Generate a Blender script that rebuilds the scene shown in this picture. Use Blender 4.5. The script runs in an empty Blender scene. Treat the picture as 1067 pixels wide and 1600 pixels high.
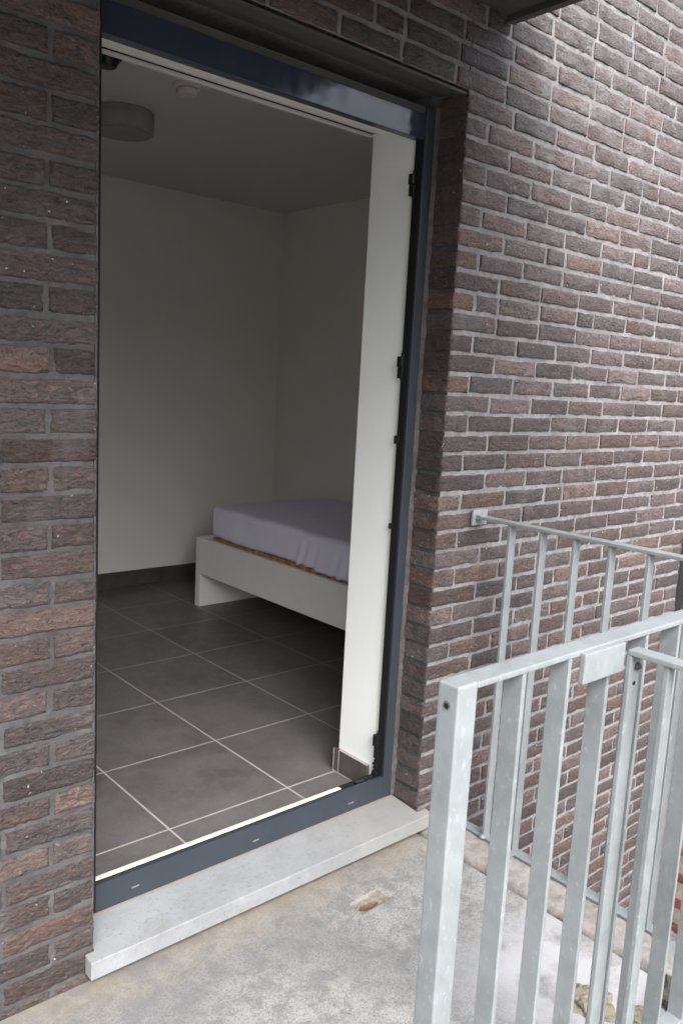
import bpy, bmesh, math, random
from mathutils import Vector, Matrix, noise
random.seed(7)
S = bpy.context.scene
COL = S.collection

# ------------------------------------------------------------------ camera
cam_d = bpy.data.cameras.new('camera'); cam = bpy.data.objects.new('camera', cam_d); COL.objects.link(cam)
S.camera = cam
cam_d.sensor_fit = 'VERTICAL'; cam_d.sensor_height = 36.0; cam_d.sensor_width = 24.0
cam_d.lens = 1298.2 / 1600 * 36.0
cam_d.clip_start = 0.02; cam_d.clip_end = 2000
Fv = Vector((0.65509, 0.73892, -0.15765)); Rv = Vector((0.75284, -0.65604, 0.05337)); Uv = Vector((0.06399, 0.15364, 0.98606))
cam.matrix_world = Matrix(((Rv.x, Uv.x, -Fv.x, -0.79982), (Rv.y, Uv.y, -Fv.y, -1.71657), (Rv.z, Uv.z, -Fv.z, 0.02594), (0, 0, 0, 1)))
cam_d.dof.use_dof = True; cam_d.dof.focus_distance = 2.1; cam_d.dof.aperture_fstop = 9.0

# ------------------------------------------------------------------ world and sun
SUN_EL, SUN_AZ = math.radians(46), math.radians(204)       # azimuth clockwise from +Y
w = bpy.data.worlds.new('World'); S.world = w; w.use_nodes = True
nt = w.node_tree; bg = nt.nodes['Background']
sky = nt.nodes.new('ShaderNodeTexSky'); sky.sky_type = 'NISHITA'; sky.sun_disc = False
sky.sun_elevation = SUN_EL; sky.sun_rotation = SUN_AZ
sky.air_density = 1.0; sky.dust_density = 6.0; sky.ozone_density = 1.0
hs = nt.nodes.new('ShaderNodeHueSaturation'); hs.inputs['Saturation'].default_value = 0.35
nt.links.new(sky.outputs[0], hs.inputs['Color'])
# overcast sky gradient, its horizon darkened further to deepen shade on the upper wall
tc = nt.nodes.new('ShaderNodeTexCoord'); sx = nt.nodes.new('ShaderNodeSeparateXYZ'); nt.links.new(tc.outputs['Generated'], sx.inputs[0])
mr = nt.nodes.new('ShaderNodeMapRange'); nt.links.new(sx.outputs['Z'], mr.inputs[0])
mr.inputs[1].default_value = 0.03; mr.inputs[2].default_value = 0.40; mr.inputs[3].default_value = 0.10; mr.inputs[4].default_value = 1.18
cl = nt.nodes.new('ShaderNodeVectorMath'); cl.operation = 'MULTIPLY'; cl.inputs[1].default_value = (0.975, 1.0, 1.035)   # cool cloud light
nt.links.new(hs.outputs[0], cl.inputs[0])
vm = nt.nodes.new('ShaderNodeVectorMath'); vm.operation = 'SCALE'
nt.links.new(cl.outputs[0], vm.inputs[0]); nt.links.new(mr.outputs[0], vm.inputs['Scale']); nt.links.new(vm.outputs[0], bg.inputs[0])
bg.inputs[1].default_value = 0.15
sd = bpy.data.lights.new('sun', 'SUN'); sd.energy = 0.13; sd.angle = math.radians(70); sd.color = (1, 0.98, 0.96)
sun = bpy.data.objects.new('sun', sd); COL.objects.link(sun)
sdir = Vector((math.sin(SUN_AZ) * math.cos(SUN_EL), math.cos(SUN_AZ) * math.cos(SUN_EL), math.sin(SUN_EL)))
sun.rotation_euler = sdir.to_track_quat('Z', 'Y').to_euler()
vs = S.view_settings; vs.view_transform = 'Standard'; vs.look = 'None'; vs.exposure = 2.1; vs.gamma = 1; vs.use_curve_mapping = False
S.render.engine = 'CYCLES'
try:
    S.cycles.max_bounces = 10; S.cycles.diffuse_bounces = 8
except Exception: pass

# ------------------------------------------------------------------ helpers
def link(name, me, mats, parent=None, loc=(0, 0, 0)):
    o = bpy.data.objects.new(name, me); COL.objects.link(o); o.location = loc
    if not isinstance(mats, (list, tuple)): mats = [mats]
    for m in mats: me.materials.append(m)
    if parent: o.parent = parent
    return o
def tag(o, label, cat, group=None):
    o['label'] = label; o['category'] = cat
    if group: o['group'] = group
    return o
def thing(name, label, cat, loc=(0, 0, 0), group=None):
    o = bpy.data.objects.new(name, None); COL.objects.link(o); o.location = loc; o.empty_display_size = .1
    return tag(o, label, cat, group)
def struct(o): o['kind'] = 'structure'; return o

class MB:
    def __init__(s): s.bm = bmesh.new()
    def box(s, x0, x1, y0, y1, z0, z1, bev=0.0, seg=2, mat=0):
        r = bmesh.ops.create_cube(s.bm, size=1.0); vv = r['verts']
        for v in vv:
            v.co = Vector(((x0 + x1) / 2 + v.co.x * (x1 - x0), (y0 + y1) / 2 + v.co.y * (y1 - y0), (z0 + z1) / 2 + v.co.z * (z1 - z0)))
        fs = set(f for v in vv for f in v.link_faces)
        for f in fs: f.material_index = mat
        if bev > 0:
            es = list(set(e for v in vv for e in v.link_edges))
            bmesh.ops.bevel(s.bm, geom=es, offset=bev, segments=seg, profile=.6, affect='EDGES')
        return s
    def cyl(s, c, r1, r2, h, axis='Z', seg=32, bev=0, mat=0):
        r = bmesh.ops.create_cone(s.bm, cap_ends=True, segments=seg, radius1=r1, radius2=r2, depth=h)
        vv = r['verts']
        M = {'Z': Matrix.Identity(3), 'X': Matrix.Rotation(math.pi / 2, 3, 'Y'), 'Y': Matrix.Rotation(-math.pi / 2, 3, 'X')}[axis]
        for v in vv: v.co = M @ v.co + Vector(c)
        fs = set(f for v in vv for f in v.link_faces)
        for f in fs: f.material_index = mat; f.smooth = len(f.verts) == 4
        if bev:
            es = [e for e in set(e for v in vv for e in v.link_edges) if len(e.link_faces) == 2 and e.calc_face_angle(0) > 1.0]
            bmesh.ops.bevel(s.bm, geom=es, offset=bev, segments=2, profile=.5, affect='EDGES')
        return s
    def build(s, name, mat, parent=None, loc=(0, 0, 0)):
        me = bpy.data.meshes.new(name); s.bm.normal_update(); s.bm.to_mesh(me); s.bm.free()
        return link(name, me, mat, parent, loc)
def box(name, mat, parent, *a, **k): return MB().box(*a, **k).build(name, mat, parent)

# ------------------------------------------------------------------ materials
def new_mat(name):
    m = bpy.data.materials.new(name); m.use_nodes = True
    t = m.node_tree; b = t.nodes['Principled BSDF']
    return m, t, b
def N(t, typ, **k):
    n = t.nodes.new(typ)
    for a, v in k.items(): setattr(n, a, v)
    return n
def coord(t, scale=(1, 1, 1), rot=(0, 0, 0)):
    g = N(t, 'ShaderNodeNewGeometry'); mp = N(t, 'ShaderNodeMapping')
    mp.inputs['Scale'].default_value = scale; mp.inputs['Rotation'].default_value = rot
    t.links.new(g.outputs['Position'], mp.inputs['Vector']); return mp.outputs[0]
def nz(t, vec, scale, detail=4, rough=.55, dist=0.0, out='Fac'):
    n = N(t, 'ShaderNodeTexNoise'); n.inputs['Scale'].default_value = scale; n.inputs['Detail'].default_value = detail
    n.inputs['Roughness'].default_value = rough; n.inputs['Distortion'].default_value = dist
    t.links.new(vec, n.inputs['Vector']); return n.outputs[out]
def ramp(t, fac, stops):
    r = N(t, 'ShaderNodeValToRGB'); e = r.color_ramp.elements
    while len(e) < len(stops): e.new(.5)
    for i, (p, c) in enumerate(stops):
        e[i].position = p; e[i].color = (c, c, c, 1) if not hasattr(c, '__len__') else (*c, 1)
    t.links.new(fac, r.inputs[0]); return r.outputs[0]
def mix(t, fac, a, b, mode='MIX'):
    n = N(t, 'ShaderNodeMix', data_type='RGBA', blend_type=mode)
    for s, v in ((n.inputs[0], fac), (n.inputs[6], a), (n.inputs[7], b)):
        if isinstance(v, (int, float)): s.default_value = v
        elif isinstance(v, tuple): s.default_value = (*v, 1)
        else: t.links.new(v, s)
    return n.outputs[2]
def mathn(t, op, a, b=0.0):
    n = N(t, 'ShaderNodeMath', operation=op)
    for s, v in ((n.inputs[0], a), (n.inputs[1], b)):
        if isinstance(v, (int, float)): s.default_value = v
        else: t.links.new(v, s)
    return n.outputs[0]
def bump(t, b, h, strength=.3, dist=.002, prev=None):
    n = N(t, 'ShaderNodeBump'); n.inputs['Strength'].default_value = strength; n.inputs['Distance'].default_value = dist
    t.links.new(h, n.inputs['Height'])
    if prev: t.links.new(prev, n.inputs['Normal'])
    t.links.new(n.outputs[0], b.inputs['Normal']); return n.outputs[0]
def setc(t, b, c):
    if isinstance(c, tuple): b.inputs['Base Color'].default_value = (*c, 1)
    else: t.links.new(c, b.inputs['Base Color'])

def mat_brick(name, tint=(1, 1, 1)):
    m, t, b = new_mat(name)
    at = N(t, 'ShaderNodeAttribute', attribute_name='tone')
    v = coord(t); vs_ = coord(t, (1, 1, 2.3))
    def ridg(vec, sc, dist):
        n = N(t, 'ShaderNodeTexNoise', noise_type='RIDGED_MULTIFRACTAL'); n.inputs['Scale'].default_value = sc
        n.inputs['Detail'].default_value = 5; n.inputs['Roughness'].default_value = .55; n.inputs['Distortion'].default_value = dist
        t.links.new(vec, n.inputs['Vector']); return n.outputs['Fac']
    n1 = nz(t, v, 9, 5, .6, .6); n2 = nz(t, vs_, 34, 6, .68, 1.6); n3 = nz(t, v, 190, 5, .7)
    rg = ridg(vs_, 13, 1.4)
    base = at.outputs['Color']
    c = mix(t, ramp(t, n1, [(.42, 0.0), (.62, .6)]), base, (.060, .052, .056))
    c = mix(t, ramp(t, n2, [(.50, 0.0), (.64, .75)]), c, mix(t, 1.0, base, (1.75, 1.35, 1.2), 'MULTIPLY'))
    c = mix(t, ramp(t, n2, [(.35, .85), (.44, 0.0)]), c, (.016, .013, .013))
    n6 = nz(t, vs_, 62, 5, .7, 2.4)
    c = mix(t, ramp(t, n6, [(.52, 0.0), (.60, .45)]), c, (.125, .105, .098))
    c = mix(t, ramp(t, n6, [(.36, .6), (.44, 0.0)]), c, (.020, .017, .017))
    c = mix(t, ramp(t, rg, [(.8, 0.0), (1.7, .40)]), c, (.15, .115, .095))
    c = mix(t, ramp(t, n3, [(.36, .55), (.48, 0.0)]), c, (.022, .018, .018))
    # lime bloom and specks, with painted sky sheen in the high patch
    n4 = nz(t, v, 5.5, 5, .62); n5 = nz(t, v, 75, 3, .5)
    c = mix(t, ramp(t, n4, [(.56, 0.0), (.70, .45)]), c, (.15, .138, .140))
    c = mix(t, ramp(t, n5, [(.715, 0.0), (.735, .85)]), c, (.42, .40, .38))
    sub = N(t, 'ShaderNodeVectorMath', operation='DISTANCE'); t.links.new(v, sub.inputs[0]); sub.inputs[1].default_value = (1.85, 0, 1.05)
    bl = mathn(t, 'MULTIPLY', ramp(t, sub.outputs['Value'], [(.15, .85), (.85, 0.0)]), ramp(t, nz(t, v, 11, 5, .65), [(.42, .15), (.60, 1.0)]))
    c = mix(t, mathn(t, 'MULTIPLY', bl, .5), c, (.20, .19, .195))     # bleached lime plus sky sheen painted into the colour, high on the wall
    c = mix(t, 1.0, c, tint, 'MULTIPLY')
    setc(t, b, c)
    t.links.new(ramp(t, n2, [(.3, .60), (.7, .40)]), b.inputs['Roughness'])
    b.inputs['Specular IOR Level'].default_value = .32
    h = mathn(t, 'ADD', mathn(t, 'MULTIPLY', rg, .30), mathn(t, 'ADD', mathn(t, 'MULTIPLY', n2, 2.2), mathn(t, 'MULTIPLY', n3, .5)))
    bump(t, b, h, 1.0, .0055)
    return m
def mat_mortar(name, c0, c1):
    m, t, b = new_mat(name); v = coord(t)
    n1 = nz(t, v, 7, 5, .6); n2 = nz(t, v, 220, 4, .7); n3 = nz(t, v, 45, 4, .6)
    c = mix(t, ramp(t, n1, [(.35, 0.0), (.65, 1.0)]), c0, c1)
    c = mix(t, ramp(t, n3, [(.4, .35), (.55, 0.0)]), c, tuple(x * .55 for x in c0))
    setc(t, b, c); b.inputs['Roughness'].default_value = .9
    bump(t, b, mathn(t, 'ADD', n2, mathn(t, 'MULTIPLY', n3, 1.8)), .8, .003)
    return m
def mat_simple(name, col, rough=.5, metal=0.0, spec=.5, var=.06, scale=12, bmp=0.0, bscale=200, coat=0.0):
    m, t, b = new_mat(name); v = coord(t)
    n1 = nz(t, v, scale, 5, .6)
    c = mix(t, ramp(t, n1, [(.3, 0.0), (.7, 1.0)]), tuple(x * (1 - var) for x in col), tuple(min(1, x * (1 + var)) for x in col))
    setc(t, b, c)
    t.links.new(ramp(t, nz(t, v, scale * 3, 4), [(.3, max(0, rough - .07)), (.7, min(1, rough + .07))]), b.inputs['Roughness'])
    b.inputs['Metallic'].default_value = metal; b.inputs['Specular IOR Level'].default_value = spec
    b.inputs['Coat Weight'].default_value = coat
    if bmp: bump(t, b, nz(t, v, bscale, 4), bmp, .001)
    return m
def mat_galv():
    m, t, b = new_mat('galvanised_steel')
    v = coord(t); v2 = coord(t, (1, 1, .55), (.5, .75, .3))
    n1 = nz(t, v, 7, 4, .6); n2 = nz(t, v2, 120, 3, .6, .5)
    vo = N(t, 'ShaderNodeTexVoronoi'); vo.inputs['Scale'].default_value = 85; vo.inputs['Randomness'].default_value = 1
    t.links.new(v2, vo.inputs['Vector'])
    c = mix(t, ramp(t, n1, [(.35, 0.0), (.65, 1.0)]), (.170, .187, .190), (.215, .235, .240))
    c = mix(t, ramp(t, vo.outputs['Color'], [(.2, 0.0), (.9, .35)]), c, (.245, .266, .27))
    c = mix(t, ramp(t, n2, [(.60, 0.0), (.70, .5)]), c, (.32, .345, .35))
    c = mix(t, ramp(t, nz(t, v, 26, 5, .7), [(.60, 0.0), (.75, .35)]), c, (.165, .175, .175))
    setc(t, b, c); b.inputs['Metallic'].default_value = .12
    t.links.new(ramp(t, vo.outputs['Color'], [(.1, .38), (.9, .58)]), b.inputs['Roughness'])
    bump(t, b, mathn(t, 'ADD', n2, nz(t, v, 30, 3)), .18, .0012)
    return m
def mat_concrete():
    m, t, b = new_mat('landing_concrete'); v = coord(t)
    n1 = nz(t, v, 2.6, 6, .62); n2 = nz(t, v, 16, 6, .7, .5); n3 = nz(t, v, 210, 6, .8); n4 = nz(t, v, 5.5, 5, .65)
    c = mix(t, ramp(t, n1, [(.40, 0.0), (.58, 1.0)]), (.19, .183, .176), (.28, .268, .250))
    c = mix(t, ramp(t, n2, [(.47, 0.0), (.58, .7)]), c, (.135, .132, .132))
    c = mix(t, ramp(t, n3, [(.40, .8), (.52, 0.0)]), c, (.085, .10, .098))
    c = mix(t, ramp(t, n3, [(.60, 0.0), (.70, .5)]), c, (.40, .39, .37))
    # ochre dirt washed against the sill and the wall foot (position in the place)
    sp = N(t, 'ShaderNodeSeparateXYZ'); g = N(t, 'ShaderNodeNewGeometry'); t.links.new(g.outputs['Position'], sp.inputs[0])
    near = N(t, 'ShaderNodeMapRange'); t.links.new(sp.outputs['Y'], near.inputs[0])
    near.inputs[1].default_value = -.17; near.inputs[2].default_value = -.03
    dirt = mathn(t, 'MULTIPLY', near.outputs[0], ramp(t, n4, [(.30, .35), (.6, 1.0)]))
    c = mix(t, mathn(t, 'MULTIPLY', dirt, .62), c, (.19, .15, .10))
    c = mix(t, ramp(t, nz(t, v, 34, 4, .6), [(.66, 0.0), (.74, .35)]), c, (.25, .15, .08))
    # dark algae patch in the middle
    far = N(t, 'ShaderNodeMapRange'); t.links.new(sp.outputs['X'], far.inputs[0]); far.inputs[1].default_value = .55; far.inputs[2].default_value = .2
    c = mix(t, mathn(t, 'MULTIPLY', far.outputs[0], ramp(t, nz(t, v, 8, 6, .7), [(.42, 0.0), (.6, .6)])), c, (.135, .132, .137))
    # pale cement slurry spilled towards the corner
    pal = N(t, 'ShaderNodeMapRange'); t.links.new(sp.outputs['X'], pal.inputs[0]); pal.inputs[1].default_value = .6; pal.inputs[2].default_value = .85
    pal2 = N(t, 'ShaderNodeMapRange'); t.links.new(sp.outputs['Y'], pal2.inputs[0]); pal2.inputs[1].default_value = -.42; pal2.inputs[2].default_value = -.6
    pf = mathn(t, 'MULTIPLY', mathn(t, 'MULTIPLY', pal.outputs[0], pal2.outputs[0]), ramp(t, nz(t, v, 6, 4, .6), [(.38, .2), (.52, 1.0)]))
    c = mix(t, mathn(t, 'MULTIPLY', pf, .8), c, (.38, .375, .39))
    setc(t, b, c); b.inputs['Roughness'].default_value = .88
    bump(t, b, mathn(t, 'ADD', n2, mathn(t, 'MULTIPLY', n3, .5)), .5, .004)
    return m
def mat_tiles(name, x0, px, y0, py, grout=.0035):
    """dark stoneware tiles, grout lines at x0+i*px and y0+j*py"""
    m, t, b = new_mat(name); v = coord(t)
    g = N(t, 'ShaderNodeNewGeometry'); sp = N(t, 'ShaderNodeSeparateXYZ'); t.links.new(g.outputs['Position'], sp.inputs[0])
    def line(o, c0, p):
        u = mathn(t, 'DIVIDE', mathn(t, 'SUBTRACT', o, c0), p)
        f = mathn(t, 'ABSOLUTE', mathn(t, 'SUBTRACT', mathn(t, 'FRACT', mathn(t, 'ADD', u, .5)), .5))
        return mathn(t, 'LESS_THAN', f, grout / p), mathn(t, 'FLOOR', u)
    lx, ix = line(sp.outputs['X'], x0, px); ly, iy = line(sp.outputs['Y'], y0, py)
    fac = mathn(t, 'MAXIMUM', lx, ly)
    wn = N(t, 'ShaderNodeTexWhiteNoise', noise_dimensions='2D'); cb = N(t, 'ShaderNodeCombineXYZ')
    t.links.new(ix, cb.inputs[0]); t.links.new(iy, cb.inputs[1]); t.links.new(cb.outputs[0], wn.inputs['Vector'])
    n1 = nz(t, v, 4, 5, .6); n2 = nz(t, v, 30, 5, .6)
    c = mix(t, ramp(t, n1, [(.35, 0.0), (.65, 1.0)]), (.095, .085, .080), (.150, .137, .130))
    c = mix(t, ramp(t, n2, [(.5, 0.0), (.72, .45)]), c, (.19, .178, .17))
    c = mix(t, ramp(t, nz(t, v, 11, 6, .7, .8), [(.45, 0.0), (.65, .5)]), c, (.165, .16, .16))
    c = mix(t, ramp(t, nz(t, v, 140, 4, .7), [(.36, .5), (.46, 0.0)]), c, (.06, .056, .054))
    c = mix(t, mathn(t, 'MULTIPLY', wn.outputs[0], .22), c, (.075, .070, .070))
    c = mix(t, fac, c, (.36, .33, .305))
    setc(t, b, c)
    t.links.new(mix(t, fac, ramp(t, n2, [(.3, .30), (.7, .44)]), (.9, .9, .9)), b.inputs['Roughness'])
    b.inputs['Specular IOR Level'].default_value = .4
    bump(t, b, mathn(t, 'SUBTRACT', mathn(t, 'MULTIPLY', n2, .15), fac), .4, .002)
    return m

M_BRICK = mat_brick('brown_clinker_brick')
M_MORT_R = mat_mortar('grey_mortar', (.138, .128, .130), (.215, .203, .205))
M_MORT_L = mat_mortar('darker_grey_mortar', (.050, .046, .046), (.092, .086, .086))  # darker mortar, for the left wall and both door reveals
M_GALV = mat_galv()
M_CONC = mat_concrete()
M_TILE = mat_tiles('dark_floor_tile', .412, .455, .365, .4525)
M_SKIRT = mat_simple('dark_skirting_tile', (.075, .068, .065), .45, var=.2, scale=20)
M_FRAME = mat_simple('anthracite_aluminium', (.028, .034, .043), .45, metal=.0, spec=.4, var=.08, scale=9, bmp=.05, bscale=600)
M_FRAMEG = mat_simple('anthracite_aluminium_smooth', (.022, .028, .042), .13, metal=.0, spec=.55, var=.05, scale=9)
M_WHITE = mat_simple('cream_white_plastic', (.62, .61, .57), .5, var=.03)
M_CREAM = mat_simple('cream_seal', (.60, .58, .49), .5, var=.05)
M_BLACK = mat_simple('black_rubber', (.010, .010, .011), .75, spec=.2, var=.2)
M_HINGE = mat_simple('black_hinge_metal', (.018, .018, .02), .35, metal=.4, var=.3, scale=80)
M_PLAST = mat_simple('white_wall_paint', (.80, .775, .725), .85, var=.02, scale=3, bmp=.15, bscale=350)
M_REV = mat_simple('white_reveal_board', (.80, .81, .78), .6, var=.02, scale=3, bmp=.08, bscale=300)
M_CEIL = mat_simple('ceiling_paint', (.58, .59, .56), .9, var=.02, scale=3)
M_BED = mat_simple('white_bed_laminate', (.84, .84, .83), .38, var=.02)
M_SHEET = mat_simple('white_cotton_sheet', (.80, .78, .93), .9, var=.03, scale=6, bmp=.2, bscale=700)
M_WOOD = mat_simple('orange_slat_wood', (.42, .20, .09), .5, var=.25, scale=25)
M_LAMP = mat_simple('grey_lampshade', (.30, .30, .29), .8, var=.04)
M_DET = mat_simple('detector_plastic', (.72, .64, .62), .5, var=.02)
M_STONE = None
def mat_stone():
    m, t, b = new_mat('pale_sill_stone'); v = coord(t)
    n1 = nz(t, v, 5, 5, .6); n2 = nz(t, v, 55, 5, .7); n3 = nz(t, v, 14, 5, .65)
    c = mix(t, ramp(t, n1, [(.35, 0.0), (.65, 1.0)]), (.20, .205, .21), (.24, .246, .253))
    c = mix(t, ramp(t, n3, [(.46, 0.0), (.66, .45)]), c, (.175, .17, .16))
    c = mix(t, ramp(t, nz(t, v, 90, 4, .7), [(.34, .5), (.44, 0.0)]), c, (.13, .125, .115))
    c = mix(t, ramp(t, nz(t, coord(t, (1, 6, 1)), 26, 4, .6), [(.55, 0.0), (.68, .3)]), c, (.30, .305, .31))
    c = mix(t, ramp(t, n2, [(.62, 0.0), (.74, .25)]), c, (.30, .305, .31))
    sp = N(t, 'ShaderNodeSeparateXYZ'); g = N(t, 'ShaderNodeNewGeometry'); t.links.new(g.outputs['Position'], sp.inputs[0])
    mr = N(t, 'ShaderNodeMapRange'); t.links.new(sp.outputs['X'], mr.inputs[0]); mr.inputs[1].default_value = .6; mr.inputs[2].default_value = 1.15
    c = mix(t, mathn(t, 'MULTIPLY', mr.outputs[0], ramp(t, n3, [(.3, .9), (.7, .3)])), c, (.23, .215, .19))
    mr2 = N(t, 'ShaderNodeMapRange'); t.links.new(sp.outputs['Y'], mr2.inputs[0]); mr2.inputs[1].default_value = .108; mr2.inputs[2].default_value = .122
    c = mix(t, mathn(t, 'MULTIPLY', mr2.outputs[0], .7), c, (.22, .14, .10))
    setc(t, b, c); b.inputs['Roughness'].default_value = .72
    bump(t, b, mathn(t, 'ADD', n2, n3), .3, .0018)
    return m
M_STONE = mat_stone()
M_KERB = mat_mortar('weathered_kerb_stone', (.20, .182, .165), (.30, .278, .258))
M_SOIL = mat_mortar('sandy_dirt', (.11, .072, .042), (.20, .14, .09))
M_RUB = mat_mortar('broken_mortar', (.15, .125, .09), (.26, .23, .18))
M_TAN = mat_mortar('pale_tan_grit', (.19, .165, .13), (.26, .235, .195))
M_MOSS = mat_mortar('dark_damp_dirt', (.05, .045, .035), (.10, .09, .07))
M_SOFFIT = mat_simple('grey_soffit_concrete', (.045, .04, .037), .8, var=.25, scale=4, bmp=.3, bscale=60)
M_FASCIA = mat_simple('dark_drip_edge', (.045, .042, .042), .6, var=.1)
M_LINT = mat_simple('lintel_steel', (.050, .049, .048), .7, var=.15, scale=14)
M_SLOT = mat_simple('dusty_slot_cover', (.15, .135, .11), .8, var=.2, scale=60)
M_SEAL = mat_mortar('silicone_sealant', (.055, .05, .046), (.105, .095, .086))

# ------------------------------------------------------------------ brick builder
H = .062
TONES = [(.125, .090, .080), (.130, .098, .090), (.112, .092, .090), (.142, .094, .078), (.120, .098, .094), (.108, .086, .082),
         (.150, .096, .076), (.116, .092, .086), (.132, .102, .092), (.138, .098, .082)]
class BrickMesh:
    def __init__(s): s.v = []; s.f = []; s.c = []
    def brick(s, o, ex, ey, ez, w, h, d, dl=None, cell=.008, sides=('L', 'R', 'T', 'B'), tone=None, deepL=None, amp=1.0):
        """o = corner, ex along face, ez up, ey inwards; w,h face size; d depth of side faces"""
        tone = tone or random.choice(TONES); k = random.uniform(.40, .86) if random.random() < .85 else random.uniform(.8, 1.15); tone = tuple(c * k for c in tone)
        rs = Vector((random.uniform(-50, 50), random.uniform(-50, 50), random.uniform(-50, 50)))
        out = random.uniform(-.0012, .0018); tilt = random.uniform(-.0018, .0018)
        fold = (.25 + .75 * random.random()) ** 1.6 * amp; fs_ = random.uniform(.4, 1.1); ang = random.uniform(-.5, .5)
        dl = deepL if deepL else d
        R = .004
        def disp(x, y, z):
            q = Vector((x * 22, y * 22, z * 30)) + rs
            n = noise.noise_vector(q) * .0024 + noise.noise_vector(q * 3.1) * .0012
            a = (x - w / 2) * math.cos(ang) * 14 * fs_ + (z - h / 2) * math.sin(ang) * 14
            c = -(x - w / 2) * math.sin(ang) * 60 * fs_ + (z - h / 2) * math.cos(ang) * 70 * fs_
            wp = noise.noise(Vector((a, c * .35, 0)) + rs) * 1.6
            r = abs(noise.noise(Vector((a * .6 + wp, c + wp * 1.3, 3)) + rs))
            cr = -max(0, .17 - r) / .17 * .0052 * fold
            dx = min(x, w - x); dz = min(z, h - z)
            fx = max(0, 1 - dx / R); fz = max(0, 1 - dz / R); fy = max(0, 1 - y / R)
            yy = y + R * .8 * max(fx, fz) ** 2 * fy
            xx = x + (R * .5 * fy * fx) * (1 if x < w / 2 else -1)
            zz = z + (R * .5 * fy * fz) * (1 if z < h / 2 else -1)
            cr = max(cr, -.0030 + abs(tilt) * .3)
            yy += (-cr - out + tilt * (x / w - .5) * 2) * (1 if y < .02 else 0) - max(-.0012, min(.0025, n.y))
            return o + ex * (xx + n.x) + ey * yy + ez * (zz + n.z)
        nx = max(2, int(w / cell)); nzz = max(3, int(h / cell)); ny = max(1, int(d / cell)); nyl = max(1, int(dl / cell))
        def grid(fn, a, b, flip):
            base = len(s.v)
            for j in range(b + 1):
                for i in range(a + 1): s.v.append(disp(*fn(i / a, j / b)))
            for j in range(b):
                for i in range(a):
                    p = base + j * (a + 1) + i
                    q = (p, p + 1, p + a + 2, p + a + 1)
                    s.f.append(q[::-1] if flip else q)
            s.c += [tone] * ((a + 1) * (b + 1))
        hand = ex.cross(ey).dot(ez) > 0
        grid(lambda u, t_: (u * w, 0, t_ * h), nx, nzz, not hand)
        if 'T' in sides: grid(lambda u, t_: (u * w, t_ * d, h), nx, ny, not hand)
        if 'B' in sides: grid(lambda u, t_: (u * w, t_ * d, 0), nx, ny, hand)
        if 'L' in sides: grid(lambda u, t_: (0, u * dl, t_ * h), nyl, nzz, hand)
        if 'R' in sides: grid(lambda u, t_: (w, u * d, t_ * h), ny, nzz, not hand)
    def build(s, name, mat, parent):
        me = bpy.data.meshes.new(name); me.from_pydata([tuple(v) for v in s.v], [], s.f); me.update()
        a = me.color_attributes.new('tone', 'FLOAT_COLOR', 'POINT')
        buf = []
        for c in s.c: buf += [c[0], c[1], c[2], 1.0]
        a.data.foreach_set('color', buf)
        me.polygons.foreach_set('use_smooth', [True] * len(me.polygons))
        return link(name, me, mat, parent)
X, Y, Z = Vector((1, 0, 0)), Vector((0, 1, 0)), Vector((0, 0, 1))
J = .0110
def sheet(name, mat, parent, o, ea, eb, la, lb, cell, amp, freq, flip=False, nrm=None, fn=None):
    na, nb = max(1, int(la / cell)), max(1, int(lb / cell))
    nrm = nrm or ea.cross(eb)
    vs_ = []; fs = []
    for j in range(nb + 1):
        for i in range(na + 1):
            p = o + ea * (la * i / na) + eb * (lb * j / nb)
            n = noise.noise(p * freq) * amp + noise.noise(p * freq * 3.3 + Vector((9, 4, 1))) * amp * .45
            if fn: n += fn(p)
            vs_.append(tuple(p + nrm * n))
    for j in range(nb):
        for i in range(na):
            p = j * (na + 1) + i; q = (p, p + 1, p + na + 2, p + na + 1); fs.append(q[::-1] if flip else q)
    me = bpy.data.meshes.new(name); me.from_pydata(vs_, [], fs); me.update()
    me.polygons.foreach_set('use_smooth', [True] * len(me.polygons))
    return link(name, me, mat, parent)

W = 1.127; ZL = .868; Z0 = -1.445; ZS = -1.362
bld = thing('brick_building', 'dark brown brick house wall with a tall open doorway and its stone sill', 'building', (0, 0, 0))

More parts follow.
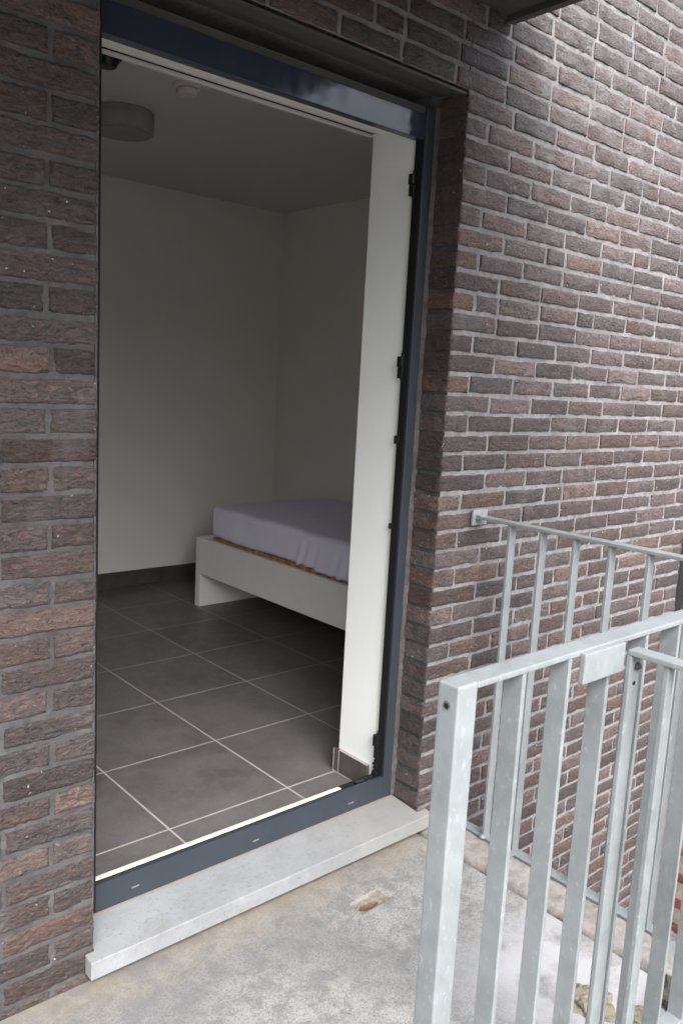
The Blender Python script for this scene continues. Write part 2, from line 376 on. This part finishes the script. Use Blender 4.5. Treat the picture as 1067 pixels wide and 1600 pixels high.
B = BrickMesh()
rows_lo, rows_hi = -52, 34
for r in range(rows_lo, rows_hi):
    z = r * H + J / 2; h = H - J
    even = r % 2 == 0
    # right of the doorway
    if z + h > Z0 - .1 or True:
        x = W if r < 14 else -1.25 + random.uniform(0, .02) + (.11 if even else 0); first = r < 14
        x_end = 2.76
        if r < -24: x = 1.15
        while x < x_end:
            L = (.100 if even else .2105) if first else .2105
            if not first and random.random() < .05: L = .100
            L += random.uniform(-.006, .006)
            x2 = min(x + L, x_end)
            zj = random.uniform(-.0012, .0012); hh = h + random.uniform(-.0025, .002)
            if x2 - x > .03:
                far = x > 1.6
                if r >= 14 and x < W + .02:
                    B.brick(Vector((x, 0, z + zj)), X, Y, Z, x2 - x, hh, .05, cell=.0075)
                elif first and r < 14 and r >= -22:
                    B.brick(Vector((x, 0, z + zj)), X, Y, Z, x2 - x, hh, .014, deepL=.117, cell=.0065 if not far else .010)
                else: B.brick(Vector((x, 0, z + zj)), X, Y, Z, x2 - x, hh, .013, cell=.0068 if not far else .010)
            x = x2 + J; first = False
    # left of the doorway
    if -26 <= r < 14:
        x = 0.0; first = True; x_end = -1.25
        while x > x_end:
            L = (.100 if even else .2105) if first else .2105
            L += random.uniform(-.006, .006)
            x2 = x - L
            near = x > -.45
            hh = h + random.uniform(-.003, .002); zz = z + random.uniform(-.0015, .0015)
            B.brick(Vector((x2, 0, zz)), X, Y, Z, L, hh, .013, cell=.0042 if near else .012, amp=1.5,
                    sides=('L', 'R', 'T', 'B'))
            x = x2 - J; first = False
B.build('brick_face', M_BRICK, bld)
zb, zt = rows_lo * H, rows_hi * H
# mortar beds (real surface between the bricks)
sheet('mortar', M_MORT_R, bld, Vector((W + .004, .0062, zb)), X, Z, 2.755 - W, zt - zb, .012, .0018, 30)
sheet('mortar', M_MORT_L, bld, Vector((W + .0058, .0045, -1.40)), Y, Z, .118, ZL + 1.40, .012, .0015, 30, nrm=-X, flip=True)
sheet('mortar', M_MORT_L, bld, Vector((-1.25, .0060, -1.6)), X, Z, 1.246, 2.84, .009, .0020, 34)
sheet('mortar', M_MORT_R, bld, Vector((0.0, .0062, ZL + .004)), X, Z, W, .36, .012, .0015, 30)
# solid core of the outer leaf behind the bricks
MB().box(-1.25, -.006, .012, .36, -3.2, 1.3).box(W + .010, 2.754, .012, .36, -3.2, 2.1).box(-.006, W + .008, .125, .36, ZL + .02, 2.1)\
    .box(-.006, W + .008, .062, .125, ZL + .035, 2.1).box(-1.25, -.006, .013, .36, 1.301, 2.1).box(-.006, W + .008, .012, .36, -3.2, -1.43).build('wall_core', M_MORT_R, bld)
# left jamb return (faces +X)
box('jamb_return', M_MORT_L, bld, -.006, -.001, .003, .36, -1.43, ZL + .02)
# lintel over the opening
MB().box(-.02, W + .03, .012, .060, .8585, .8665, bev=.001).box(-.02, W + .03, .063, .125, .876, .886).build('lintel', M_LINT, bld)

# sill stone with a front lip running past the reveals
sb = MB()
vs0 = [(-.0005, .122), (W - .001, .122), (W - .001, -.001), (1.165, -.001), (1.165, -.036), (-.023, -.036), (-.023, -.001), (-.0005, -.001)]
bm = sb.bm
def ztop(y): return -1.3745 + (y + .036) * .075
top = [bm.verts.new((x, y, ztop(y))) for x, y in vs0]
bot = [bm.verts.new((x, y, -1.421)) for x, y in vs0]
bm.faces.new(top[::-1]); bm.faces.new(bot)
for i in range(len(vs0)):
    j = (i + 1) % len(vs0); bm.faces.new((top[i], top[j], bot[j], bot[i]))
bmesh.ops.recalc_face_normals(bm, faces=bm.faces[:])
bmesh.ops.bevel(bm, geom=[e for e in bm.edges if e.calc_length() > .03], offset=.0025, segments=2, profile=.5, affect='EDGES')
sill = sb.build('sill', M_STONE, bld)

# ------------------------------------------------------------------ door frame
fr = bpy.data.objects.new('door_frame', None); COL.objects.link(fr); fr.parent = bld
b1 = .0015
MB().box(1.0815, W - .002, .120, .152, -1.362, .832, bev=b1).build('stile', M_FRAME, fr)
MB().box(0.002, .0540, .120, .152, -1.362, .832, bev=b1).build('stile', M_FRAME, fr)
MB().box(.0542, .0590, .1195, .150, -1.362, .832, bev=.001).build('gasket', M_BLACK, fr)
MB().box(.0592, 1.0813, .1205, .150, .742, .813, bev=b1).build('head_rail', M_FRAMEG, fr)
MB().box(.0592, 1.0813, .127, .152, .815, .836, bev=b1).build('upper_profile', M_LINT, fr)
MB().box(.0592, 1.0813, .1205, .134, -1.363, -1.287, bev=b1).build('bottom_rail', M_FRAME, fr)
for (x, z, l) in ((.561, -1.336, .022), (.171, -1.332, .022), (.939, -1.336, .024)):
    MB().box(x - l / 2, x + l / 2, .1195, .122, z - .0022, z + .0022, bev=.0008).build('drain_slot', M_SLOT, fr)
MB().box(1.0785, 1.0812, .126, .1535, -1.30, .741).box(.0592, .915, .1345, .142, -1.36, -1.289).box(1.0795, 1.088, .1525, .158, -1.36, .80).build('gasket', M_BLACK, fr)
MB().box(.915, 1.088, .1345, .175, -1.36, -1.297).build('threshold_gap', M_BLACK, fr)
MB().box(.0592, .912, .142, .158, -1.36, -1.2865, bev=.001).build('inner_lip', M_CREAM, fr)
MB().box(1.083, 1.096, .158, .168, -1.36, .80, bev=.001).build('inner_lip', M_CREAM, fr)
MB().box(.0592, 1.083, .150, .170, .746, .80, bev=.001).build('inner_lip', M_WHITE, fr)
# sealant bead along the right brick return, slightly wavy
def bead():
    vs_ = []; fs = []; n = 160
    for i in range(n + 1):
        z = -1.36 + 2.2 * i / n
        wv = .009 + .004 * noise.noise(Vector((0, 0, z * 9))) + .0015 * noise.noise(Vector((3, 0, z * 40)))
        dy = .012 + .005 * noise.noise(Vector((7, 0, z * 7)))
        vs_ += [(W + .002, .120 - dy, z), (W - wv, .1185, z), (W - wv, .1205, z)]
    for i in range(n):
        a = i * 3
        fs += [(a, a + 1, a + 4, a + 3), (a + 1, a + 2, a + 5, a + 4)]
    me = bpy.data.meshes.new('sealant'); me.from_pydata(vs_, [], fs); me.update(); return me
link('sealant', bead(), M_SEAL, fr)
# hinges, keeps and catches on the rebate
def hinge(z0, z1, kind):
    m = MB(); x = 1.088
    if kind == 'hinge':
        zm = (z0 + z1) / 2
        m.box(x - .022, x + .002, .146, .166, zm - .002, z1 - .006, bev=.002)
        m.box(x - .016, x + .002, .148, .168, z0, zm - .002, bev=.002)
        m.cyl((x - .010, .152, z1 - .004), .004, .004, .012, 'Z', 12)
        m.box(x - .012, x, .150, .158, z0 - .006, z1 + .006, bev=.001)
    else:
        m.box(x - .014, x + .002, .148, .166, z0, z1, bev=.002)
        m.cyl((x - .014, .158, (z0 + z1) / 2), .004, .004, .008, 'X', 12)
    return m.build('hinge' if kind == 'hinge' else 'locking_keep', M_HINGE, fr)
hinge(.586, .655, 'hinge'); hinge(.038, .112, 'hinge'); hinge(-.168, -.142, 'k'); hinge(-.443, -.425, 'k')
m = MB(); random.seed(3)
m.box(1.068, 1.090, .150, .170, -1.190, -1.150, bev=.002).cyl((1.078, .158, -1.144), .004, .003, .014, 'Z', 12)
m.box(1.074, 1.090, .150, .168, -1.235, -1.192, bev=.002)
for i in range(13):
    z = -1.24 - i * .0085; x = 1.080 - .004 * math.sin(i * 1.9) - .0012 * i
    m.box(x - .006 - .004 * random.random(), x + .007, .148, .160 + .008 * random.random(), z - .006, z + .0015, bev=.0012)
m.build('corner_hinge', M_HINGE, fr)
m = MB()
for i in range(9):
    x = 1.075 - i * .0105; z = -1.292 - .003 * random.random()
    m.box(x - .006, x + .004, .146, .158 + .006 * random.random(), z - .008, z + .003 * random.random(), bev=.001)
m.build('espagnolette_end', M_HINGE, fr)

# white inner reveal: right jamb, head soffit, plus skirting tile on the jamb
box('reveal_jamb', M_REV, bld, 1.0905, 1.104, .1682, .3605, -1.366, .796, bev=.001)
box('reveal_jamb', M_REV, bld, .030, .0425, .1682, .3605, -1.366, .796, bev=.001)
box('reveal_soffit', M_REV, bld, .0425, 1.104, .1702, .3605, .796, .81, bev=.001)
MB().box(1.0785, 1.0903, .200, .345, -1.364, -1.279, bev=.001).build('skirting_tile', M_SKIRT, bld)
M_CUT = mat_simple('tile_cut_edge', (.36, .33, .31), .6)
MB().box(1.0788, 1.1035, .347, .374, -1.364, -1.279, bev=.001).build('skirting_tile', M_SKIRT, bld)
MB().box(1.0775, 1.0905, .3452, .3468, -1.364, -1.277).box(1.0775, 1.0905, .200, .3452, -1.2788, -1.2768).box(1.0778, 1.0792, .200, .374, -1.3655, -1.3615)\
    .box(1.0772, 1.0786, .3725, .3742, -1.364, -1.277).build('grout_line', M_CUT, bld)

# ------------------------------------------------------------------ room
ZF = -1.365; XR = 2.785; YB = 3.09; ZC = 1.13; XL = -1.6
fl = box('floor', M_TILE, None, XL, XR, .1345, YB, ZF - .05, ZF); struct(fl)
ce = box('ceiling', M_CEIL, None, XL, XR, .36, YB, ZC, ZC + .1); struct(ce)
MB().box(XL - .1, XR + .1, YB, YB + .1, ZF - .05, ZC + .1).build('wall', M_PLAST); struct(bpy.data.objects['wall'])
o = MB().box(XR, XR + .1, .361, YB - .001, ZF - .05, ZC + .1).build('wall', M_PLAST); struct(o)
o = MB().box(XL - .1, XL, .361, YB - .001, ZF - .05, ZC + .1).build('wall', M_PLAST); struct(o)
o = MB().box(XL, .030, .3625, .38, ZF - .04, ZC - .002).box(1.104, XR, .3625, .372, ZF - .04, ZC - .002).box(.030, 1.104, .3625, .372, .811, ZC - .002).build('wall', M_PLAST); struct(o)
o = MB().box(XL, XR - .012, YB - .012, YB - .001, ZF + .0005, ZF + .10, bev=.001).build('skirting', M_SKIRT); struct(o)
o = MB().box(XR - .012, XR - .001, .375, YB - .013, ZF + .0005, ZF + .10, bev=.001).build('skirting', M_SKIRT); struct(o)

# curtain track under the ceiling edge of the reveal
ct = thing('curtain_track', 'slim white curtain track with a dark slot running along the top of the doorway', 'curtain track', (.5, .33, .796))
ct_m = MB().box(-.45, .57, -.024, -.010, -.0075, -.0005, bev=.001).box(-.45, .57, .010, .026, -.0105, -.0005, bev=.001).build('rail', M_WHITE, ct)
MB().box(-.449, .569, -.0098, .0098, -.004, -.0007).build('slot', M_BLACK, ct)

# ceiling lamp, smoke detector, small dark ceiling fitting
lp = thing('ceiling_lamp', 'grey fabric drum ceiling lamp, switched off, partly behind the left brick edge', 'ceiling lamp', (.972, 1.86, ZC))
MB().cyl((0, 0, -.045), .134, .134, .086, 'Z', 64, bev=.003).build('lamp_shade', M_LAMP, lp)
MB().cyl((0, 0, -.0905), .124, .124, .006, 'Z', 64, bev=.001).build('diffuser', M_LAMP, lp)
MB().cyl((0, 0, -.0305), .1352, .1352, .002, 'Z', 64).build('trim_ring', M_LAMP, lp)
dt = thing('smoke_detector', 'small pinkish white round smoke detector on the dark ceiling', 'smoke detector', (.985, 1.34, ZC))
MB().cyl((0, 0, -.008), .052, .055, .016, 'Z', 48, bev=.002).build('base', M_DET, dt)
MB().cyl((0, 0, -.028), .036, .044, .020, 'Z', 48, bev=.003).build('sensor_cap', M_DET, dt)
MB().cyl((0, 0, -.0185), .0395, .0395, .005, 'Z', 48).build('vent_slot', M_BLACK, dt)
sp_ = thing('ceiling_fixture', 'small black round fitting on the ceiling, at the very top left of the doorway', 'fixture', (.63, 1.30, ZC))  # dark round fitting, its exact kind left open
MB().cyl((0, 0, -.006), .052, .055, .012, 'Z', 40, bev=.002).build('rim', M_HINGE, sp_)
MB().cyl((0, 0, -.026), .032, .048, .028, 'Z', 40, bev=.003).build('housing', M_HINGE, sp_)

# ------------------------------------------------------------------ bed and mattress
bx0, bx1, by0, by1 = 1.787, 2.76, .47, 2.49
bed = thing('bed', 'white laminate bed frame on panel legs with orange wooden slats', 'bed', (bx0, by1, ZF))
def bb(name, mat, *a, **k):
    o = MB().box(*a, **k).build(name, mat, bed); o.location = (-bx0, -by1, -ZF); return o
bb('end_panel', M_BED, bx0, bx1, by1 - .05, by1, ZF + .0005, -.945, bev=.002)
bb('end_panel', M_BED, bx0, bx1, by0, by0 + .05, ZF + .0005, -.945, bev=.002)
bb('side_rail', M_BED, bx0 + .001, bx0 + .028, by0 + .051, by1 - .051, -1.163, -.9455, bev=.0015)
bb('side_rail', M_BED, bx1 - .028, bx1 - .001, by0 + .051, by1 - .051, -1.163, -.9455, bev=.0015)
o = MB().box(bx0 + .034, bx0 + .062, by0 + .053, by1 - .10, -.99, -.952, bev=.003).build('slat_rail', M_WOOD, bed); o.location = (-bx0, -by1, -ZF)
yy = by1 - .16
while yy > by0 + .08:
    o = MB().box(bx0 + .030, bx1 - .04, yy - .022, yy + .022, -.951, -.9275, bev=.003).build('slat', M_WOOD, bed); o.location = (-bx0, -by1, -ZF)
    yy -= .082
# mattress: soft rounded box with puckered fitted sheet
def mattress():
    x0, x1, y0, y1, z0, z1 = bx0 + .018, bx1 - .02, by0 + .06, by1 - .125, -.925, -.745
    nx, ny, nz_ = 40, 110, 12
    bm = bmesh.new(); verts = {}
    r = .030
    def P(x, y, z):
        # rounded box
        c = Vector((min(max(x, x0 + r), x1 - r), min(max(y, y0 + r), y1 - r), min(max(z, z0 + r), z1 - r)))
        d = Vector((x, y, z)) - c
        n = d.normalized() if d.length > 1e-6 else Vector((0, 0, 1))
        p = c + n * r if d.length > 1e-6 else Vector((x, y, z))
        u = (x - x0) / (x1 - x0); v = (y - y0) / (y1 - y0)
        sag = -.006 * noise.noise(Vector((x * 3, y * 3, 0)))
        p.z += sag + (.012 * math.sin(math.pi * min(1, max(0, u))) if z > z1 - .01 else 0)
        # skirt creases towards the lower half of the sides, and sheet hanging lower at the near half
        side = 1 if (x < x0 + 1e-4 or y > y1 - 1e-4 or y < y0 + 1e-4) else 0
        if side:
            s = 1 - (z - z0) / (z1 - z0)
            k = 1.0 if y < 1.55 else .25
            p += n * (.022 * s * k * noise.noise(Vector((x * 8, y * 26 + z * 9, 1.5))) + .004 * noise.noise(Vector((x * 4, y * 5, z * 9))))
            if y < 1.55: p.z -= s * .012 * (.6 + noise.noise(Vector((y * 9, 2, 0))))
        return p
    def V(i, j, k):
        key = (i, j, k)
        if key not in verts: verts[key] = bm.verts.new(P(x0 + (x1 - x0) * i / nx, y0 + (y1 - y0) * j / ny, z0 + (z1 - z0) * k / nz_))
        return verts[key]
    for i in range(nx):
        for j in range(ny):
            bm.faces.new((V(i, j, nz_), V(i + 1, j, nz_), V(i + 1, j + 1, nz_), V(i, j + 1, nz_)))
            bm.faces.new((V(i, j, 0), V(i, j + 1, 0), V(i + 1, j + 1, 0), V(i + 1, j, 0)))
    for k in range(nz_):
        for j in range(ny):
            bm.faces.new((V(0, j, k), V(0, j, k + 1), V(0, j + 1, k + 1), V(0, j + 1, k)))
            bm.faces.new((V(nx, j, k), V(nx, j + 1, k), V(nx, j + 1, k + 1), V(nx, j, k + 1)))
        for i in range(nx):
            bm.faces.new((V(i, 0, k), V(i + 1, 0, k), V(i + 1, 0, k + 1), V(i, 0, k + 1)))
            bm.faces.new((V(i, ny, k), V(i, ny, k + 1), V(i + 1, ny, k + 1), V(i + 1, ny, k)))
    for f in bm.faces: f.smooth = True
    me = bpy.data.meshes.new('mattress'); bm.to_mesh(me); bm.free(); return me
tag(link('mattress', mattress(), M_SHEET), 'bare mattress in a white fitted sheet lying on the bed frame', 'mattress')

# ------------------------------------------------------------------ landing, kerb, hole
def hole_depth(p):
    u = (p.x - .750) / .058; v = (p.y + .181 - (p.x - .75) * .06) / .029
    a = max(abs(u), abs(v)); d = 0
    n = noise.noise(p * 60) * .05
    if a + n < 1: d = -.009 * min(1, (1 - a - n) * 12) - .002 * noise.noise(p * 90)
    e = math.hypot((p.x - .742) / .036, (p.y + .184) / .015) + n * .8
    if e < 1: d = -.012 - .040 * min(1, (1 - e) * 2.0) + noise.noise(p * 150) * .004
    return d
hx0, hx1, hy0, hy1 = .67, .83, -.23, -.13
lm = []
def land(o, a, b, cell, amp=.0012, fn=None): return sheet('landing', M_CONC, None, Vector((o[0], o[1], Z0)), X, Y, a, b, cell, amp, 9, fn=fn)
# one landing mesh: grid strips around the hole patch joined into a single object
parts = [((-2.6, -2.7), 2.66, 2.698, .03), ((.06, -1.07), .61, 1.068, .02), ((.83, -1.07), .292, 1.068, .015),
         ((.67, -1.07), .16, .84, .02), ((.67, -.13), .16, .128, .02)]
vs_all = []; fs_all = []; mi = []
def addgrid(o, la, lb, cell, fn=None, amp=.0012):
    na, nb = int(la / cell) + 1, int(lb / cell) + 1; base = len(vs_all)
    for j in range(nb + 1):
        for i in range(na + 1):
            p = Vector((o[0] + la * i / na, o[1] + lb * j / nb, Z0))
            edge = i in (0, na) or j in (0, nb)
            n = 0 if edge else noise.noise(p * 9) * amp
            if fn and not edge: n += fn(p)
            vs_all.append((p.x, p.y, p.z + n))
    for j in range(nb):
        for i in range(na):
            q = base + j * (na + 1) + i; fs_all.append((q, q + 1, q + na + 2, q + na + 1))
            c = Vector(vs_all[q]); mi.append(0 if not fn or c.z > Z0 - .004 else (1 if c.z > Z0 - .016 else 2))
for o_, la, lb, ce_ in parts: addgrid(o_, la, lb, ce_)
addgrid((hx0, hy0), .16, .10, .0016, hole_depth, .0004)
def skirt(x0, y0, x1, y1):
    b_ = len(vs_all); vs_all.extend([(x0, y0, Z0), (x1, y1, Z0), (x1, y1, Z0 - .22), (x0, y0, Z0 - .22)]); fs_all.append((b_, b_ + 1, b_ + 2, b_ + 3)); mi.append(0)
skirt(1.122, -.002, 1.122, -1.07); skirt(1.122, -1.07, .06, -1.07); skirt(.06, -1.07, .06, -2.7)
me = bpy.data.meshes.new('landing'); me.from_pydata(vs_all, [], fs_all); me.update()
me.polygons.foreach_set('material_index', mi); me.polygons.foreach_set('use_smooth', [True] * len(me.polygons))
lo = link('landing', me, [M_CONC, M_TAN, M_SOIL]); struct(lo)
# kerb stones along the open end, with a dirty groove
def kerbmesh():
    bm = bmesh.new(); vs_ = []
    na, nb = 10, 90; x0, x1, y0, y1 = 1.138, 1.268, -1.07, -.003
    g = {}
    for j in range(nb + 1):
        for i in range(na + 1):
            x = x0 + (x1 - x0) * i / na; y = y0 + (y1 - y0) * j / nb; p = Vector((x, y, 0))
            z = Z0 + .009 + noise.noise(p * 22) * .005 + noise.noise(p * 60) * .003
            if i == 0: z -= .022; x += .004 + noise.noise(p * 18) * .010
            if i == 1: z -= .003
            if i == na: z -= .006
            g[i, j] = bm.verts.new((x, y, z))
    for j in range(nb):
        for i in range(na): bm.faces.new((g[i, j], g[i + 1, j], g[i + 1, j + 1], g[i, j + 1]))
    def side(keys):
        lowv = [bm.verts.new((g[k].co.x, g[k].co.y, Z0 - .20)) for k in keys]
        for a in range(len(keys) - 1): bm.faces.new((g[keys[a]], g[keys[a + 1]], lowv[a + 1], lowv[a]))
    side([(0, j) for j in range(nb + 1)]); side([(na, j) for j in range(nb, -1, -1)]); side([(i, 0) for i in range(na, -1, -1)])
    bmesh.ops.recalc_face_normals(bm, faces=bm.faces[:])
    for f in bm.faces: f.smooth = True
    me = bpy.data.meshes.new('kerb'); bm.to_mesh(me); bm.free(); return me
struct(link('kerb', kerbmesh(), M_KERB))
o = sheet('ground_gap', M_MOSS, None, Vector((1.118, -1.068, Z0 - .016)), X, Y, .04, 1.064, .006, .004, 60); o.name = 'drain_groove'; struct(o)

# steps going down beside the gate
for i in range(5):
    o = MB().box(.50 + i * .28, .50 + (i + 1) * .28 + .02, -2.2, -1.075, Z0 - .17 * (i + 1) - .12, Z0 - .17 * (i + 1), bev=.004).build('step', M_CONC); struct(o)
# broken mortar lumps lying by the corner of the landing
lumps = [((.905, -.800), .055, 'jagged brown lump of broken mortar lying on the landing behind the front railing'),
         ((.965, -.905), .040, 'smaller brown mortar lump beside the gate, nearest the corner of the landing'),
         ((1.10, -.93), .065, 'dark mossy rubble lump where the kerb ends, right of the other lumps')]
for (xy, s, lab) in lumps:
    bm = bmesh.new(); bmesh.ops.create_icosphere(bm, subdivisions=4, radius=1)
    for v in bm.verts:
        n = noise.noise(v.co * 1.7 + Vector((xy[0] * 9, 0, 0))) * .45 + noise.noise(v.co * 4.5) * .2 + noise.noise(v.co * 11) * .08
        v.co = v.co * (1 + n) * s; v.co.z *= .42
        v.co.z = max(v.co.z, -.004)
    me = bpy.data.meshes.new('mortar_lump'); bm.to_mesh(me); bm.free()
    tag(link('mortar_lump', me, M_RUB if s < .06 else M_MOSS, None, (xy[0], xy[1], Z0 + .002)), lab, 'rubble', 'rubble lumps on the landing')

# ------------------------------------------------------------------ railings
ZT = -.385
def fix(o, t): o.location = -t.location; return o
fa = thing('front_railing', 'galvanised steel railing in the foreground, thick end post with a drilled hole', 'railing', (.056, -1.0, Z0))
def P_(t, name, m, mat=M_GALV): return fix(m.build(name, mat, t), t)
yf0, yf1 = -1.0145, -.9755
P_(fa, 'post', MB().box(.0565, .0985, yf0, yf1, Z0 + .006, ZT, bev=.0045, seg=3))
P_(fa, 'top_rail', MB().box(.0975, 1.325, yf0, yf1, ZT - .0095, ZT - .0002, bev=.002))
P_(fa, 'bottom_rail', MB().box(.099, 1.325, yf0 + .001, yf1 - .001, -1.365, -1.355, bev=.0015))
P_(fa, 'base_plate', MB().box(.035, .125, -1.045, -.945, Z0, Z0 + .006, bev=.001))
for i in range(10):
    x = .2095 + i * .1202
    if x < 1.29: P_(fa, 'baluster', MB().box(x - .0045, x + .0045, yf0 + .002, yf1 - .002, -1.3552, ZT - .0092, bev=.0012))
P_(fa, 'latch_plate', MB().box(.352, .4745, yf0 - .0105, yf0 - .0005, ZT - .055, ZT - .004, bev=.0018))
P_(fa, 'bolt_hole', MB().cyl((.0562, -.9955, ZT - .031), .0062, .0062, .003, 'X', 24), M_SEAL)
P_(fa, 'bolt', MB().cyl((.0550, -.9958, ZT - .0315), .0036, .0036, .003, 'X', 20), M_BLACK)
P_(fa, 'end_post', MB().box(1.327, 1.367, yf0, yf1, -1.6, ZT, bev=.004))

# railing section running away from the front one (towards the camera side)
ga = thing('gate_railing', 'galvanised railing section bolted at a right angle to the front railing, at the right edge', 'railing', (.49, -1.03, Z0))
gx0, gx1 = .477, .512
P_(ga, 'top_rail', MB().box(gx0, gx1, -2.2, -1.0275, -.411, -.4015, bev=.002))
P_(ga, 'end_post', MB().box(gx0, gx1, -1.0355, -1.0265, Z0 + .08, -.4112, bev=.0018))
P_(ga, 'bottom_rail', MB().box(gx0, gx1, -2.2, -1.036, -1.375, -1.365, bev=.002))
for i in range(9):
    y = -1.096 - i * .12
    P_(ga, 'baluster', MB().box(gx0 + .004, gx0 + .026, y - .0045, y + .0045, -1.3652, -.4108, bev=.0012))
P_(ga, 'bolt', MB().cyl((.497, -1.0375, -.432), .0075, .0065, .005, 'Y', 6).cyl((.497, -1.041, -.432), .0035, .0035, .006, 'Y', 16), M_SEAL)
P_(ga, 'drilled_hole', MB().cyl((.494, -1.0362, -.462), .0035, .0035, .002, 'Y', 20), M_BLACK)

# railing at right angle to the wall at the far end of the landing
si = thing('side_railing', 'galvanised railing fixed to the brick wall by a small plate, behind the front railing', 'railing', (1.31, 0, Z0))
sx0, sx1 = 1.288, 1.328
P_(si, 'top_rail', MB().box(sx0, sx1, -1.17, -.030, -.397, -.387, bev=.002))
P_(si, 'wall_plate', MB().box(1.280, 1.352, -.012, -.003, -.420, -.369, bev=.002))
P_(si, 'bracket', MB().box(1.292, 1.324, -.033, -.0115, -.400, -.384, bev=.003))
P_(si, 'plate_screw', MB().cyl((1.337, -.0135, -.398), .004, .0035, .004, 'Y', 16), M_BLACK)
P_(si, 'bottom_rail', MB().box(sx0, sx1, -1.17, -.012, -1.456, -1.446, bev=.002))
for i in range(10):
    y = -.149 - i * .1165
    P_(si, 'baluster', MB().box(sx0 + .004, sx1 - .004, y - .0045, y + .0045, -1.4462, -.3968, bev=.0012))
for y in (-.262, -.84):
    P_(si, 'foot_plate', MB().box(1.215, 1.2875, y - .028, y + .028, -1.4405, -1.4345, bev=.001))
for y in (-.15, -.612, -.845):
    P_(si, 'weld_lump', MB().cyl((1.290, y, -1.444), .014, .009, .009, 'Z', 14, bev=.002))

# ------------------------------------------------------------------ balcony slab overhead (part of the building)
bal = bpy.data.objects.new('balcony_slab', None); COL.objects.link(bal); bal.parent = bld
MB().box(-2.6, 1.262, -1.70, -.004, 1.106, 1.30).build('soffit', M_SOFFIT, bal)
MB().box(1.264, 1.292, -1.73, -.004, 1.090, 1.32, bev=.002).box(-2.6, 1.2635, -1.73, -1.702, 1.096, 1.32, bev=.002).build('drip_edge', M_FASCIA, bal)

# ------------------------------------------------------------------ beyond: downpipe, red garden wall, ground
dp = thing('downpipe', 'black rainwater pipe at the far right end of the brick wall', 'downpipe', (2.80, .03, -4))
MB().cyl((0, 0, 3.0), .040, .040, 6.0, 'Z', 32).build('pipe', M_BLACK, dp)
for z in (1.4, 3.4, 5.0): MB().box(-.05, .05, .0, .045, z, z + .03, bev=.002).cyl((0, 0, z + .015), .044, .044, .03, 'Z', 32).build('pipe_clamp', M_BLACK, dp)
MB().box(2.756, 3.09, .09, .36, -4, 2.1).build('wall_end', M_FASCIA, bld)
M_RED = mat_brick('red_garden_brick', (1.0, 1.0, 1.0))
rw = thing('red_brick_wall', 'old red brick garden wall with pale lime joints, low down at the right edge', 'wall', (3.1, -.5, -4))
RB = BrickMesh(); random.seed(21)
REDS = [(.30, .055, .03), (.36, .075, .04), (.25, .05, .03), (.33, .10, .06)]
yy0 = .05
for r in range(26):
    z = 1.0 + r * .068; y = .56 - (0 if r % 2 else .11)
    while y > -2.0:
        RB.brick(Vector((0, y, z)), -Y, X, Z, .205, .054, .014, cell=.02, tone=random.choice(REDS)); y -= .219
RB.build('brick_face', M_RED, rw)
M_LIME = mat_mortar('lime_mortar', (.20, .17, .125), (.32, .28, .22))
o = sheet('mortar', M_LIME, rw, Vector((.004, -2.2, 0)), Y, Z, 2.77, 2.8, .03, .005, 20, nrm=-X, flip=True)
MB().box(.012, .25, -2.2, .56, 0, 2.8).build('wall_core', M_LIME, rw)
M_GR = mat_mortar('yard_gravel_ground', (.06, .056, .048), (.09, .085, .075))
g = bpy.data.meshes.new('ground'); g.from_pydata([(-400, -400, -4), (400, -400, -4), (400, 400, -4), (-400, 400, -4)], [], [(0, 1, 2, 3)])
struct(link('ground', g, M_GR))
